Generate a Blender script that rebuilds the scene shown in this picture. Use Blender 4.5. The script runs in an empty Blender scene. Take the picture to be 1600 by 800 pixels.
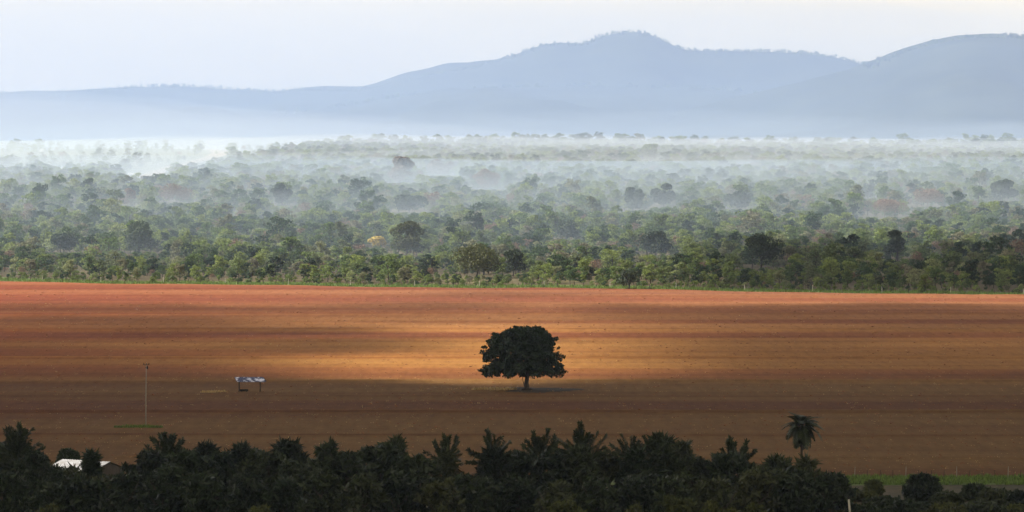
import bpy, math, random
import numpy as np
from mathutils import Vector, Matrix, noise as mnoise

sc = bpy.context.scene
COL = sc.collection
R = math.radians

# ------------------------------------------------------------------ camera
CAM_H = 49.0
F = 800 / math.tan(R(6.0))          # focal length in photo pixels (1600 wide)
cam = bpy.data.cameras.new('camera'); cam_o = bpy.data.objects.new('camera', cam); COL.objects.link(cam_o)
cam.sensor_width = 36; cam.lens = 18 / math.tan(R(6.0))
cam.clip_start = 1; cam.clip_end = 60000
cam_o.location = (0, 0, CAM_H); cam_o.rotation_euler = (R(90) - math.atan(200 / F), 0, 0)
sc.camera = cam_o

# ------------------------------------------------------------------ light
SUN_EL, SUN_AZ = R(42), R(78)       # elevation; azimuth left of the view direction
S = Vector((-math.cos(SUN_EL) * math.sin(SUN_AZ), math.cos(SUN_EL) * math.cos(SUN_AZ), math.sin(SUN_EL)))
sun = bpy.data.lights.new('sun', 'SUN'); sun.energy = 5.0; sun.angle = R(0.6); sun.color = (1, .93, .82)
sun_o = bpy.data.objects.new('sun', sun); COL.objects.link(sun_o)
sun_o.rotation_euler = (-S).to_track_quat('-Z', 'Y').to_euler()
world = bpy.data.worlds.new('World'); sc.world = world; world.use_nodes = True
wn, wl = world.node_tree.nodes, world.node_tree.links
bg = wn['Background']; bg.inputs['Strength'].default_value = 0.1
sky = wn.new('ShaderNodeTexSky'); sky.sky_type = 'NISHITA'; sky.sun_disc = False
sky.sun_elevation = SUN_EL; sky.sun_rotation = -SUN_AZ; sky.dust_density = 3
# a thin veil of high white cloud over the whole sky
tc = wn.new('ShaderNodeTexCoord'); mp = wn.new('ShaderNodeMapping'); mp.inputs['Scale'].default_value = (7, 7, 24)
nz = wn.new('ShaderNodeTexNoise'); nz.inputs['Scale'].default_value = 1.6; nz.inputs['Detail'].default_value = 4
vr = wn.new('ShaderNodeMapRange'); vr.inputs[1].default_value = .3; vr.inputs[2].default_value = .7
vr.inputs[3].default_value = .85; vr.inputs[4].default_value = 1.0
mx = wn.new('ShaderNodeMix'); mx.data_type = 'RGBA'; mx.inputs[7].default_value = (9.5, 8.1, 5.4, 1)
wl.new(tc.outputs['Generated'], mp.inputs['Vector']); wl.new(mp.outputs[0], nz.inputs['Vector'])
# the veil is faded overhead, out of frame, to lower the skylight in shade
sx = wn.new('ShaderNodeSeparateXYZ'); wl.new(tc.outputs['Generated'], sx.inputs[0])
el = wn.new('ShaderNodeMapRange'); el.inputs[1].default_value = .03; el.inputs[2].default_value = .45
el.inputs[3].default_value = 1.0; el.inputs[4].default_value = .10; el.interpolation_type = 'SMOOTHERSTEP'
wl.new(sx.outputs['Z'], el.inputs[0]); mu = wn.new('ShaderNodeMath'); mu.operation = 'MULTIPLY'
wl.new(nz.outputs['Fac'], vr.inputs[0]); wl.new(vr.outputs[0], mu.inputs[0]); wl.new(el.outputs[0], mu.inputs[1]); wl.new(mu.outputs[0], mx.inputs[0])
wl.new(sky.outputs[0], mx.inputs[6]); wl.new(mx.outputs[2], bg.inputs['Color'])

sc.view_settings.view_transform = 'Standard'; sc.view_settings.look = 'None'
sc.view_settings.exposure = 0.7; sc.view_settings.gamma = 1
sc.render.engine = 'CYCLES'
cy = sc.cycles
cy.max_bounces = 6; cy.diffuse_bounces = 2; cy.glossy_bounces = 2; cy.transmission_bounces = 2
cy.volume_bounces = 3; cy.transparent_max_bounces = 24; cy.use_denoising = True

# ------------------------------------------------------------------ helpers
rng = np.random.default_rng(7)
random.seed(7)

TD = [0, 1550, 2000, 2500, 3300, 4500, 6000, 6600, 8000, 30000]
TZ = [0, 0, 3.5, 10, 14.5, 19, 22.5, 20, 2, 0]

def gz(x, D):
    """height of the land; D is the distance from the camera along the view"""
    z = np.interp(D, TD, TZ)
    w = np.clip((np.asarray(D, float) - 1650) / 1500, 0, 1)
    z = z + w * (1.3 * np.sin(x / 170.0 + D / 610.0) + .9 * np.sin(x / 83.0 - D / 340.0))
    w2 = np.clip((np.asarray(D, float) - 4200) / 1200, 0, 1) * np.clip((7500 - np.asarray(D, float)) / 900, 0, 1)
    z = z + w2 * (1.8 * np.sin(x / 210.0 + 1) + 1.3 * np.sin(x / 97.0 + D / 300.0) + .9 * np.sin(x / 41.0))
    hill = 46 * np.clip(1 - np.asarray(D, float) / 470, 0, 1) ** 1.6
    return z + np.minimum(hill, 46)

def at(px, py, D):
    return Vector(((px - 800) / F * D, D, CAM_H - (py - 200) / F * D))

def ground_D(px, py):
    """distance at which the line of sight through (px, py) meets the land"""
    Ds = np.concatenate([np.arange(480, 1600, 2.0), np.arange(1600, 6100, 6.0)])
    z = CAM_H - (py - 200) / F * Ds - gz((px - 800) / F * Ds, Ds)
    k = np.argmax(z <= 0)
    return float(Ds[k]) if z[k] <= 0 else 6000.0

def tag(o, label=None, cat=None, group=None, kind=None):
    if label: o['label'] = label
    if cat: o['category'] = cat
    if group: o['group'] = group
    if kind: o['kind'] = kind
    return o

def mesh(name, verts, faces, mat=None, smooth=False):
    me = bpy.data.meshes.new(name)
    verts = np.asarray(verts, dtype=np.float32).reshape(-1, 3)
    if isinstance(faces, np.ndarray):
        n, k = faces.shape
        me.vertices.add(len(verts)); me.vertices.foreach_set('co', verts.ravel())
        me.loops.add(n * k); me.loops.foreach_set('vertex_index', faces.astype(np.int32).ravel())
        me.polygons.add(n); me.polygons.foreach_set('loop_start', np.arange(0, n * k, k, dtype=np.int32))
        me.update(calc_edges=True); me.validate()
    else:
        me.from_pydata([tuple(v) for v in verts.tolist()], [], faces); me.update()
    if smooth:
        me.polygons.foreach_set('use_smooth', np.ones(len(me.polygons), dtype=bool))
    if mat: me.materials.append(mat)
    return me

def link(name, me, parent=None, loc=None):
    o = bpy.data.objects.new(name, me); COL.objects.link(o)
    if parent: o.parent = parent
    if loc is not None: o.location = loc
    return o

def empty(name, loc, rz=0):
    o = bpy.data.objects.new(name, None); COL.objects.link(o)
    o.location = loc; o.rotation_euler = (0, 0, rz); o.empty_display_size = .5
    return o

class MB:
    def __init__(s): s.v = []; s.f = []
    def add(s, verts, faces):
        b = len(s.v); s.v += [tuple(v) for v in verts]; s.f += [tuple(i + b for i in f) for f in faces]
    def box(s, c, d, rot=None):
        c = Vector(c); vs = []
        for x in (-.5, .5):
            for y in (-.5, .5):
                for z in (-.5, .5):
                    p = Vector((x * d[0], y * d[1], z * d[2]))
                    vs.append((rot @ p if rot else p) + c)
        s.add(vs, [(0, 1, 3, 2), (4, 6, 7, 5), (0, 4, 5, 1), (2, 3, 7, 6), (0, 2, 6, 4), (1, 5, 7, 3)])
    def tube(s, pts, rad, n=7):
        pts = [Vector(p) for p in pts]; vs = []; fs = []
        for i, p in enumerate(pts):
            a = pts[max(i - 1, 0)]; b = pts[min(i + 1, len(pts) - 1)]
            d = (b - a).normalized(); u = d.orthogonal().normalized(); w = d.cross(u)
            u2 = Vector((1, 0, 0)) - d * d.x
            if u2.length > .3: u = u2.normalized(); w = d.cross(u)
            r = rad[i] if isinstance(rad, (list, tuple)) else rad
            for k in range(n):
                t = 2 * math.pi * k / n
                vs.append(p + u * r * math.cos(t) + w * r * math.sin(t))
        for i in range(len(pts) - 1):
            for k in range(n):
                k2 = (k + 1) % n
                fs.append((i * n + k, i * n + k2, (i + 1) * n + k2, (i + 1) * n + k))
        fs.append(tuple(range(n))[::-1]); fs.append(tuple((len(pts) - 1) * n + k for k in range(n)))
        s.add(vs, fs)
    def me(s, name, mat, smooth=False): return mesh(name, s.v, s.f, mat, smooth)

# ------------------------------------------------------------------ materials
def newmat(name):
    m = bpy.data.materials.new(name); m.use_nodes = True
    nt = m.node_tree; p = nt.nodes['Principled BSDF']
    p.inputs['Roughness'].default_value = .9
    p.inputs['Specular IOR Level'].default_value = .15
    return m, nt, p

def ramp(nt, stops, interp='LINEAR'):
    r = nt.nodes.new('ShaderNodeValToRGB'); cr = r.color_ramp; cr.interpolation = interp
    while len(cr.elements) < len(stops): cr.elements.new(.5)
    for e, (p, c) in zip(cr.elements, stops): e.position = p; e.color = (*c, 1)
    return r

def tex_noise(nt, scale, vec_scale=(1, 1, 1), detail=4, rough=.55, loc=(0, 0, 0), coord='Object'):
    t = nt.nodes.new('ShaderNodeTexCoord'); m = nt.nodes.new('ShaderNodeMapping')
    m.inputs['Scale'].default_value = vec_scale; m.inputs['Location'].default_value = loc
    n = nt.nodes.new('ShaderNodeTexNoise'); n.inputs['Scale'].default_value = scale
    n.inputs['Detail'].default_value = detail; n.inputs['Roughness'].default_value = rough
    nt.links.new(t.outputs[coord], m.inputs['Vector']); nt.links.new(m.outputs[0], n.inputs['Vector'])
    return n

def mixc(nt, fac, a, b, mode='MIX'):
    m = nt.nodes.new('ShaderNodeMix'); m.data_type = 'RGBA'; m.blend_type = mode
    for k, v in ((0, fac), (6, a), (7, b)):
        if hasattr(v, 'default_value') or isinstance(v, bpy.types.NodeSocket): nt.links.new(v, m.inputs[k])
        else: m.inputs[k].default_value = v if k == 0 else (*v, 1)
    return m.outputs[2]

def leafmat(name, stops, trans=.3, rough=.6):
    """foliage: one tone per tree (object random), varied from leaf to leaf"""
    m, nt, p = newmat(name)
    oi = nt.nodes.new('ShaderNodeObjectInfo'); r = ramp(nt, stops)
    nt.links.new(oi.outputs['Random'], r.inputs[0])
    ge = nt.nodes.new('ShaderNodeNewGeometry')
    hv = nt.nodes.new('ShaderNodeHueSaturation')
    mr = nt.nodes.new('ShaderNodeMapRange'); mr.inputs[3].default_value = .6; mr.inputs[4].default_value = 1.5
    nt.links.new(ge.outputs['Random Per Island'], mr.inputs[0]); nt.links.new(mr.outputs[0], hv.inputs['Value'])
    nt.links.new(r.outputs[0], hv.inputs['Color'])
    nt.links.new(hv.outputs[0], p.inputs['Base Color'])
    p.inputs['Roughness'].default_value = rough; p.inputs['Specular IOR Level'].default_value = .3
    tr = nt.nodes.new('ShaderNodeBsdfTranslucent'); ms = nt.nodes.new('ShaderNodeMixShader')
    ms.inputs[0].default_value = trans
    nt.links.new(hv.outputs[0], tr.inputs['Color'])
    nt.links.new(p.outputs[0], ms.inputs[1]); nt.links.new(tr.outputs[0], ms.inputs[2])
    nt.links.new(ms.outputs[0], nt.nodes['Material Output'].inputs['Surface'])
    return m

M = {}
M['wood'] = leafmat('woodland_leaves', [(0, (.025, .05, .026)), (.18, (.05, .095, .04)), (.38, (.125, .19, .06)),
                                        (.62, (.24, .30, .08)), (.80, (.12, .17, .07)), (.90, (.22, .21, .14)), (1, (.29, .35, .14))], .4)
M['dark'] = leafmat('dark_leaves', [(0, (.028, .05, .026)), (1, (.055, .085, .04))], .3)
M['olive'] = leafmat('olive_leaves', [(0, (.07, .085, .026)), (1, (.09, .10, .03))], .3)
M['bare'] = leafmat('dry_twigs', [(0, (.20, .135, .09)), (1, (.24, .16, .11))], .1)
M['yellow'] = leafmat('yellow_blossom', [(0, (.55, .42, .08)), (1, (.6, .48, .1))], .3)
M['fresh'] = leafmat('fresh_leaves', [(0, (.13, .18, .045)), (1, (.17, .22, .05))], .35)
M['mango'] = leafmat('mango_leaves', [(0, (.022, .042, .018)), (1, (.024, .044, .018))], .15, .5)
M['near'] = leafmat('foreground_leaves', [(0, (.022, .034, .018)), (.4, (.032, .05, .024)), (.7, (.05, .065, .028)), (1, (.065, .075, .03))], .25, .4)
M['frond'] = leafmat('palm_leaflets', [(0, (.035, .05, .022)), (1, (.05, .065, .028))], .2, .45)
M['grass'] = leafmat('green_grass', [(0, (.13, .20, .04)), (1, (.15, .22, .05))], .3)
M['straw'] = leafmat('straw', [(0, (.50, .36, .17)), (1, (.55, .4, .2))], .2)
M['smoke_pale'] = leafmat('smoke_pale_leaves', [(0, (.2, .16, .12)), (1, (.3, .25, .19))], .1)  # pale crown grey, the smoke's veil put into the leaf colour

def barkmat(name, c1, c2):
    m, nt, p = newmat(name); n = tex_noise(nt, 3, (1, 1, .3))
    r = ramp(nt, [(.35, c1), (.7, c2)]); nt.links.new(n.outputs[0], r.inputs[0]); nt.links.new(r.outputs[0], p.inputs['Base Color'])
    b = nt.nodes.new('ShaderNodeBump'); b.inputs['Distance'].default_value = .05
    nt.links.new(n.outputs[0], b.inputs['Height']); nt.links.new(b.outputs[0], p.inputs['Normal'])
    return m
M['bark'] = barkmat('bark', (.05, .04, .032), (.11, .09, .07))
M['pale_bark'] = barkmat('pale_bark', (.16, .14, .11), (.34, .30, .25))
M['timber'] = barkmat('weathered_timber', (.07, .05, .04), (.13, .10, .08))
M['concrete'] = barkmat('concrete', (.30, .28, .25), (.42, .40, .36))
M['white_post'] = barkmat('whitewashed_post', (.5, .48, .42), (.8, .78, .72))
M['wall'] = barkmat('rendered_wall', (.07, .06, .05), (.12, .10, .085))
M['white_wall'] = barkmat('white_wall', (.75, .74, .72), (.85, .84, .82))
M['black_metal'] = barkmat('dark_iron', (.02, .02, .022), (.05, .05, .055))

def metal_roof(name, patchy):
    m, nt, p = newmat(name); n = tex_noise(nt, 1.1, (1, 1, 1), 5)
    r = ramp(nt, [(.42, (.85, .86, .9)), (.52, (.10, .11, .17))] if patchy else [(.45, (.66, .67, .69)), (.7, (.42, .40, .38))])
    nt.links.new(n.outputs[0], r.inputs[0]); nt.links.new(r.outputs[0], p.inputs['Base Color'])
    p.inputs['Metallic'].default_value = .9 if patchy else .15; p.inputs['Roughness'].default_value = .35
    return m
M['zinc'] = metal_roof('zinc_sheet', False); M['patchy_zinc'] = metal_roof('stained_zinc_sheet', True)

# land and soil
def land():
    m, nt, p = newmat('land'); a = tex_noise(nt, .02, (1, .5, 1), 5); b = tex_noise(nt, .6, (1, 1, 1), 4)
    r = ramp(nt, [(.35, (.075, .065, .03)), (.5, (.11, .085, .042)), (.68, (.16, .14, .065))]); nt.links.new(a.outputs[0], r.inputs[0])
    r2 = ramp(nt, [(.35, (.55, .55, .55)), (.7, (1.15, 1.15, 1.1))]); nt.links.new(b.outputs[0], r2.inputs[0])
    nt.links.new(mixc(nt, 1.0, r.outputs[0], r2.outputs[0], 'MULTIPLY'), p.inputs['Base Color'])
    return m
M['land'] = land()

def soil():
    m, nt, p = newmat('red_soil')
    L = nt.links
    g = nt.nodes.new('ShaderNodeTexCoord'); sp = nt.nodes.new('ShaderNodeSeparateXYZ'); L.new(g.outputs['Object'], sp.inputs[0])
    band = tex_noise(nt, 1, (.0016, .017, 1), 3, .5)            # bands along the contour
    band2 = tex_noise(nt, 1, (.004, .075, 1), 5, .6, (3, 7, 0))    # finer streaks
    grain = tex_noise(nt, 1, (.25, .8, 1), 4, .7)
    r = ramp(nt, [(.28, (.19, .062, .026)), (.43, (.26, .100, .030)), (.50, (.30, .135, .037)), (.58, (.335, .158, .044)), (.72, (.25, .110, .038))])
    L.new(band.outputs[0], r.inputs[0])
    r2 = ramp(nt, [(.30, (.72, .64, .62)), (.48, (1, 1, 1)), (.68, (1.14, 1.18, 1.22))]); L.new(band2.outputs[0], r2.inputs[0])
    c = mixc(nt, .6, r.outputs[0], r2.outputs[0], 'MULTIPLY')
    r3 = ramp(nt, [(.3, (.65, .62, .6)), (.5, (1, 1, 1)), (.72, (1.3, 1.38, 1.45))]); L.new(grain.outputs[0], r3.inputs[0])
    c = mixc(nt, .5, c, r3.outputs[0], 'MULTIPLY')
    # redder earth towards the left end of the field
    lf = nt.nodes.new('ShaderNodeMapRange'); lf.interpolation_type = 'SMOOTHSTEP'; lf.inputs[1].default_value = -20; lf.inputs[2].default_value = -150
    L.new(sp.outputs['X'], lf.inputs[0]); c = mixc(nt, lf.outputs[0], c, mixc(nt, 1.0, c, (.97, .82, .84), 'MULTIPLY'))
    speck = tex_noise(nt, 1, (.55, .05, 1), 5, .75, (9, 2, 0))
    r4 = ramp(nt, [(.36, (.62, .58, .55)), (.5, (1, 1, 1)), (.66, (1.3, 1.36, 1.4))]); L.new(speck.outputs[0], r4.inputs[0])
    c = mixc(nt, .38, c, r4.outputs[0], 'MULTIPLY')
    # the colour turns pinker towards the far edge, the middle stays more yellow
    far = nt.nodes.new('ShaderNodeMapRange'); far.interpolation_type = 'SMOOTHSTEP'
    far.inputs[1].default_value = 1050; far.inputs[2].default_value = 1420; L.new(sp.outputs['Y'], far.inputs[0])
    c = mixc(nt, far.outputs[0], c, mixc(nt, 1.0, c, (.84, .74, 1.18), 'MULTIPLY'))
    near_shade = nt.nodes.new('ShaderNodeMapRange'); near_shade.interpolation_type = 'SMOOTHSTEP'  # near soil darkened in its colour to deepen the cloud shade
    near_shade.inputs[1].default_value = 1010; near_shade.inputs[2].default_value = 900; L.new(sp.outputs['Y'], near_shade.inputs[0])
    c = mixc(nt, near_shade.outputs[0], c, mixc(nt, 1.0, c, (.54, .63, .80), 'MULTIPLY'))
    L.new(c, p.inputs['Base Color'])
    b = nt.nodes.new('ShaderNodeBump'); b.inputs['Distance'].default_value = .25; b.inputs['Strength'].default_value = .7
    L.new(grain.outputs[0], b.inputs['Height']); L.new(b.outputs[0], p.inputs['Normal'])
    p.inputs['Specular IOR Level'].default_value = .03
    return m
M['soil'] = soil()

def simple(name, c1, c2, scale, vs=(1, 1, 1)):
    m, nt, p = newmat(name); n = tex_noise(nt, scale, vs)
    r = ramp(nt, [(.35, c1), (.65, c2)]); nt.links.new(n.outputs[0], r.inputs[0]); nt.links.new(r.outputs[0], p.inputs['Base Color'])
    return m
M['verge'] = simple('verge_grass', (.09, .14, .035), (.16, .19, .06), .3)
M['pale_dirt'] = simple('pale_dirt', (.34, .27, .19), (.44, .36, .26), .05)
M['pasture'] = simple('pasture', (.09, .115, .05), (.14, .16, .07), .01)
M['hill'] = simple('hill_forest', (.02, .03, .016), (.05, .06, .03), .006)
M['clod'] = simple('soil_clod', (.20, .08, .04), (.36, .15, .07), .2)

# ------------------------------------------------------------------ land sheets
def grid(name, xs_of_D, Ds, zf, mat, kind='structure', smooth=True):
    rows = []; nx = None
    for D in Ds:
        xs = xs_of_D(D); nx = len(xs)
        rows.append(np.stack([xs, np.full(nx, D), zf(xs, np.full(nx, D, float))], 1))
    v = np.concatenate(rows); ny = len(Ds)
    i = np.arange((ny - 1) * nx).reshape(ny - 1, nx)[:, :-1].ravel()
    f = np.stack([i, i + 1, i + nx + 1, i + nx], 1)
    o = link(name, mesh(name, v, f, mat, smooth)); tag(o, kind=kind); return o

Ds = np.unique(np.concatenate([np.arange(-250, 600, 25), np.arange(600, 1600, 50), np.arange(1600, 6800, 40), np.geomspace(6800, 18500, 24)]))
grid('ground', lambda D: np.concatenate([np.linspace(-8500, -900, 9), np.linspace(-850, 850, 69), np.linspace(900, 8500, 9)]), Ds, gz, M['land'])

def far_edge(x): return 1487 - x * .42 + 6 * np.sin(x / 41.0 + .6) + 5 * np.sin(x / 17.0) + 2.5 * np.sin(x / 6.1)
# contour terraces ploughed across the field: low banks, nearly parallel to the view's base line
TER = [(645, .55, 2.2, .012), (682, .35, 2.0, .0), (598, .45, 2.2, .01), (560, .4, 2.5, -.01), (517, .55, 3.2, .0), (492, .5, 3.5, .004), (478, .4, 4, -.004), (463, .4, 4, .01), (620, .2, 1.6, .0), (718, .25, 1.6, 0)]
def field_z(xs, Dv):
    z = np.full(len(xs), .05)
    for y, h, w, sl in TER:
        D0 = CAM_H * F / (y - 200) + sl * xs + 2.0 * np.sin(xs / 60.0 + y) + .8 * np.sin(xs / 23.0 + y * 2)
        z = z + h * np.exp(-((Dv - D0) / w) ** 2)
    return z + .05
fx = np.linspace(-420, 420, 141)
def field_rows():
    n = 620; t = np.linspace(0, 1, n)
    v = []
    for tt in t:
        D = 684 + tt * (far_edge(fx) - 684)
        v.append(np.stack([fx, D, field_z(fx, D)], 1))
    v = np.concatenate(v); nx = len(fx)
    i = np.arange((n - 1) * nx).reshape(n - 1, nx)[:, :-1].ravel()
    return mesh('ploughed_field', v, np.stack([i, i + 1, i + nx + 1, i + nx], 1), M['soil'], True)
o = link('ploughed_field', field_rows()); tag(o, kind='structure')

# grass verge behind the field and the bright strip in front of it, as sheets a little above the land
def strip(name, D0f, D1f, xs, mat, n=6, lift=.03):
    v = []
    for t in np.linspace(0, 1, n):
        D = D0f(xs) * (1 - t) + D1f(xs) * t
        v.append(np.stack([xs, D, gz(xs, D) + lift], 1))
    v = np.concatenate(v); nx = len(xs); i = np.arange((n - 1) * nx).reshape(n - 1, nx)[:, :-1].ravel()
    o = link(name, mesh(name, v, np.stack([i, i + 1, i + nx + 1, i + nx], 1), mat)); return tag(o, kind='structure')
strip('grass_verge', lambda x: far_edge(x) + 1, lambda x: far_edge(x) + 26 - x * .02 + 5 * np.sin(x / 17.0), np.linspace(-420, 420, 200), M['verge'])
strip('near_verge', lambda x: 667 + .9 * np.sin(x / 9.0), lambda x: 683.5 + 0 * x, np.linspace(-300, 300, 120), M['verge'])
strip('pasture', lambda x: 3700 + x * .1, lambda x: 5900 + 0 * x, np.linspace(-760, -230, 40), M['pasture'], 40, .5)
# pale dirt road climbing through the hazy pasture
rp = [(243, 291), (236, 281), (229, 277), (247, 270), (268, 262), (300, 255), (335, 246), (348, 240), (338, 235), (322, 232)]
pts = []
for a, b in rp:
    D = ground_D(a, b); pts.append(((a - 800) / F * D, D))
pts = np.array(pts); t = np.linspace(0, len(pts) - 1, 60)
cx, cyy = np.interp(t, range(len(pts)), pts[:, 0]), np.interp(t, range(len(pts)), pts[:, 1])
wid = np.interp(t, [0, 2, 4, 7, 9], [2.5, 7, 5, 11, 9])
v = []
for k in range(60):
    for s_ in (-1, 1):
        x_ = cx[k] + s_ * wid[k]; v.append((x_, cyy[k], float(gz(x_, cyy[k])) + .9))
o = link('dirt_road', mesh('dirt_road', v, [(2 * k, 2 * k + 1, 2 * k + 3, 2 * k + 2) for k in range(59)], M['pale_dirt'])); tag(o, kind='structure')

# ------------------------------------------------------------------ hills
def hill(name, prof, Dc, front, back, seed):
    px = [p[0] for p in prof]; py = [p[1] for p in prof]
    xs = np.linspace((px[0] - 800) / F * Dc, (px[-1] - 800) / F * Dc, 260)
    zc = CAM_H - (np.interp(800 + xs / Dc * F, px, py) - 200) / F * Dc
    v = []
    ts = np.concatenate([np.linspace(-1, 0, 40), np.linspace(.05, 1, 12)])
    for t in ts:
        D = Dc + (t * front if t < 0 else t * back)
        sh = (1 - abs(t)) ** 1.25 if t < 0 else 1 - t ** 2
        z = zc * sh
        spur = np.array([mnoise.fractal(Vector((x / 900.0 + seed, t * 1.2, seed)), .9, 2.1, 4) for x in xs])
        z = z + spur * 85 * (abs(t) * (1 - abs(t)) * 4) ** .8 * np.clip(zc / 160, .2, 1)
        v.append(np.stack([xs, np.full(len(xs), D), np.maximum(z, -.5)], 1))
    v = np.concatenate(v); nx = len(xs); ny = len(ts)
    i = np.arange((ny - 1) * nx).reshape(ny - 1, nx)[:, :-1].ravel()
    o = link(name, mesh(name, v, np.stack([i, i + 1, i + nx + 1, i + nx], 1), M['hill'], True)); tag(o, kind='structure')
    return xs, zc
P_far = [(-700, 160), (-300, 150), (0, 147), (100, 146), (150, 143), (200, 138), (270, 135), (330, 138), (400, 143), (430, 145), (470, 141), (560, 143), (620, 131), (700, 114), (760, 101),
         (800, 89), (830, 77), (850, 71), (880, 68), (905, 71), (930, 61), (960, 52), (990, 50), (1015, 54), (1035, 63), (1055, 73), (1075, 79), (1130, 80), (1200, 81), (1260, 84), (1300, 89), (1350, 101), (1420, 115), (1600, 140), (1900, 150), (2300, 165)]
P_right = [(850, 215), (1000, 188), (1100, 165), (1150, 152), (1250, 128), (1355, 101), (1375, 95), (1400, 85), (1450, 70), (1500, 61), (1560, 57), (1600, 58), (1750, 75), (2000, 120), (2300, 160)]
P_mid = [(300, 200), (500, 170), (600, 155), (700, 142), (800, 136), (950, 134), (1100, 138), (1200, 148), (1350, 165), (1600, 190)]
h1 = hill('far_hills', P_far, 15500, 3500, 2200, 1.3)
h2 = hill('near_hill', P_right, 12500, 3000, 1500, 5.1)
h3 = hill('middle_ridge', P_mid, 13800, 2500, 1200, 9.7)

# ------------------------------------------------------------------ foliage meshes
def leaves(r, puffs, n, size, up=.25, asp=1.5, jit=.7, fill=.72):
    """small leaf-sized faces spread through the outer part of the crown's puffs"""
    P = np.array(puffs, float); a = (P[:, 3] * P[:, 5]); k = r.choice(len(P), n, p=a / a.sum())
    d = r.normal(size=(n, 3)); d[:, 2] += up; d /= np.linalg.norm(d, axis=1)[:, None]
    rad = fill + (1.08 - fill) * r.random(n) ** .7
    c = P[k, :3] + d * P[k, 3:6] * rad[:, None]
    nn = d + jit * r.normal(size=(n, 3)); nn /= np.linalg.norm(nn, axis=1)[:, None]
    t = np.cross(nn, r.normal(size=(n, 3))); t /= np.linalg.norm(t, axis=1)[:, None]
    b = np.cross(nn, t); s = size * (.55 + .9 * r.random(n))[:, None]
    v = np.stack([c - t * s * asp * .5, c - b * s * .5 + nn * s * .12, c + t * s * asp * .5, c + b * s * .5 + nn * s * .12], 1).reshape(-1, 3)
    return v, np.arange(n * 4).reshape(n, 4)

def round_puffs(r, w, h, base, n, pr=.35, flat=1.0, pk=.38):
    """puffs for a rounded crown of width w between heights base and h"""
    out = []
    for i in range(n):
        ph = r.random() * 6.283; u = r.random() ** .5; zz = r.random()
        prof = math.sqrt(max(.05, 1 - (abs(zz - pk) / (1.1 - pk)) ** 2.2))
        rr = pr * w * .5 * (.7 + .6 * r.random())
        out.append((math.cos(ph) * u * max(w / 2 * prof - rr, .1), math.sin(ph) * u * max(w / 2 * prof - rr, .1),
                    base + rr * .7 + zz * max(h - base - rr * 1.5, .2), rr, rr, rr * .8 * flat))
    return out

def limbs(mb, r, h, rad, spread, n=6, z0=.45, lean=.05, sides=6):
    top = Vector((r.normal() * lean * h, r.normal() * lean * h, h * .8))
    tp = [Vector((0, 0, -.2)), Vector((0, 0, .25)), top * .35 + Vector((r.normal() * .03 * h, 0, 0)), top * .7, top]
    mb.tube(tp, [rad * 1.5, rad, rad * .8, rad * .5, rad * .15], sides)
    for i in range(n):
        t = z0 + (.9 - z0) * i / max(n - 1, 1)
        s = top * t; ph = i * 2.4 + r.random()
        e = s + Vector((math.cos(ph) * spread * (1.1 - .5 * t), math.sin(ph) * spread * (1.1 - .5 * t), h * (.12 + .15 * r.random())))
        m = (s + e) / 2 + Vector((0, 0, -.04 * h))
        mb.tube([s, m, e], [rad * .5, rad * .33, rad * .08], 5)

def tree_mesh(name, seed, w, h, base, npuff, nleaf, size, leafm, barkm, flat=1, trunk=True, jit=.7, pr=.35):
    """trunk, limbs and leaves in one mesh, for the trees too far away to show parts"""
    r = np.random.default_rng(seed); mb = MB()
    if trunk: limbs(mb, r, h, .02 * h + .05, w * .38, 5, .35)
    nb = len(mb.f)
    lv, lf = leaves(r, round_puffs(r, w, h, base, npuff, pr, flat), nleaf, size, jit=jit)
    v = np.array(mb.v).reshape(-1, 3) if nb else np.zeros((0, 3)); k = len(v)
    me = mesh(name, np.concatenate([v, lv]), mb.f + [tuple(q) for q in (lf + k).tolist()])
    me.materials.append(barkm); me.materials.append(leafm)
    mi = np.zeros(len(me.polygons), dtype=np.int32); mi[nb:] = 1; me.polygons.foreach_set('material_index', mi)
    return me

# prototypes for the woodland: unit is metres, trees 5-9 m, shrubs 2-3 m
wood = []
for i in range(9):
    h = 6.2 + (i * 37 % 10) * .28
    wood.append(tree_mesh('woodland_tree', 100 + i, h * (.85 + .1 * (i % 4)), h, h * (.08 + .05 * (i % 3)), [14, 22, 30][i % 3], 900, .40, M['wood'], M['pale_bark'] if i % 3 == 0 else M['bark'], .62, pr=[.34, .26, .2][i % 3]))
shrub = []
for i in range(5):
    shrub.append(tree_mesh('shrub', 200 + i, 3.4, 2.5 + .2 * i, .0, 6, 240, .3, M['wood'] if i % 2 else M['fresh'], M['bark'], .8))
bare = [tree_mesh('bare_tree', 300 + i, 7.5, 6.5, 2.0, 12, 700, .26, M['bare'], M['pale_bark'], .8) for i in range(2)]

def proto_collection(name, meshes):
    c = bpy.data.collections.new(name)
    for i, me in enumerate(meshes):
        o = bpy.data.objects.new('%s_source_%02d' % (name, i), me); c.objects.link(o)
    return c

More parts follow.
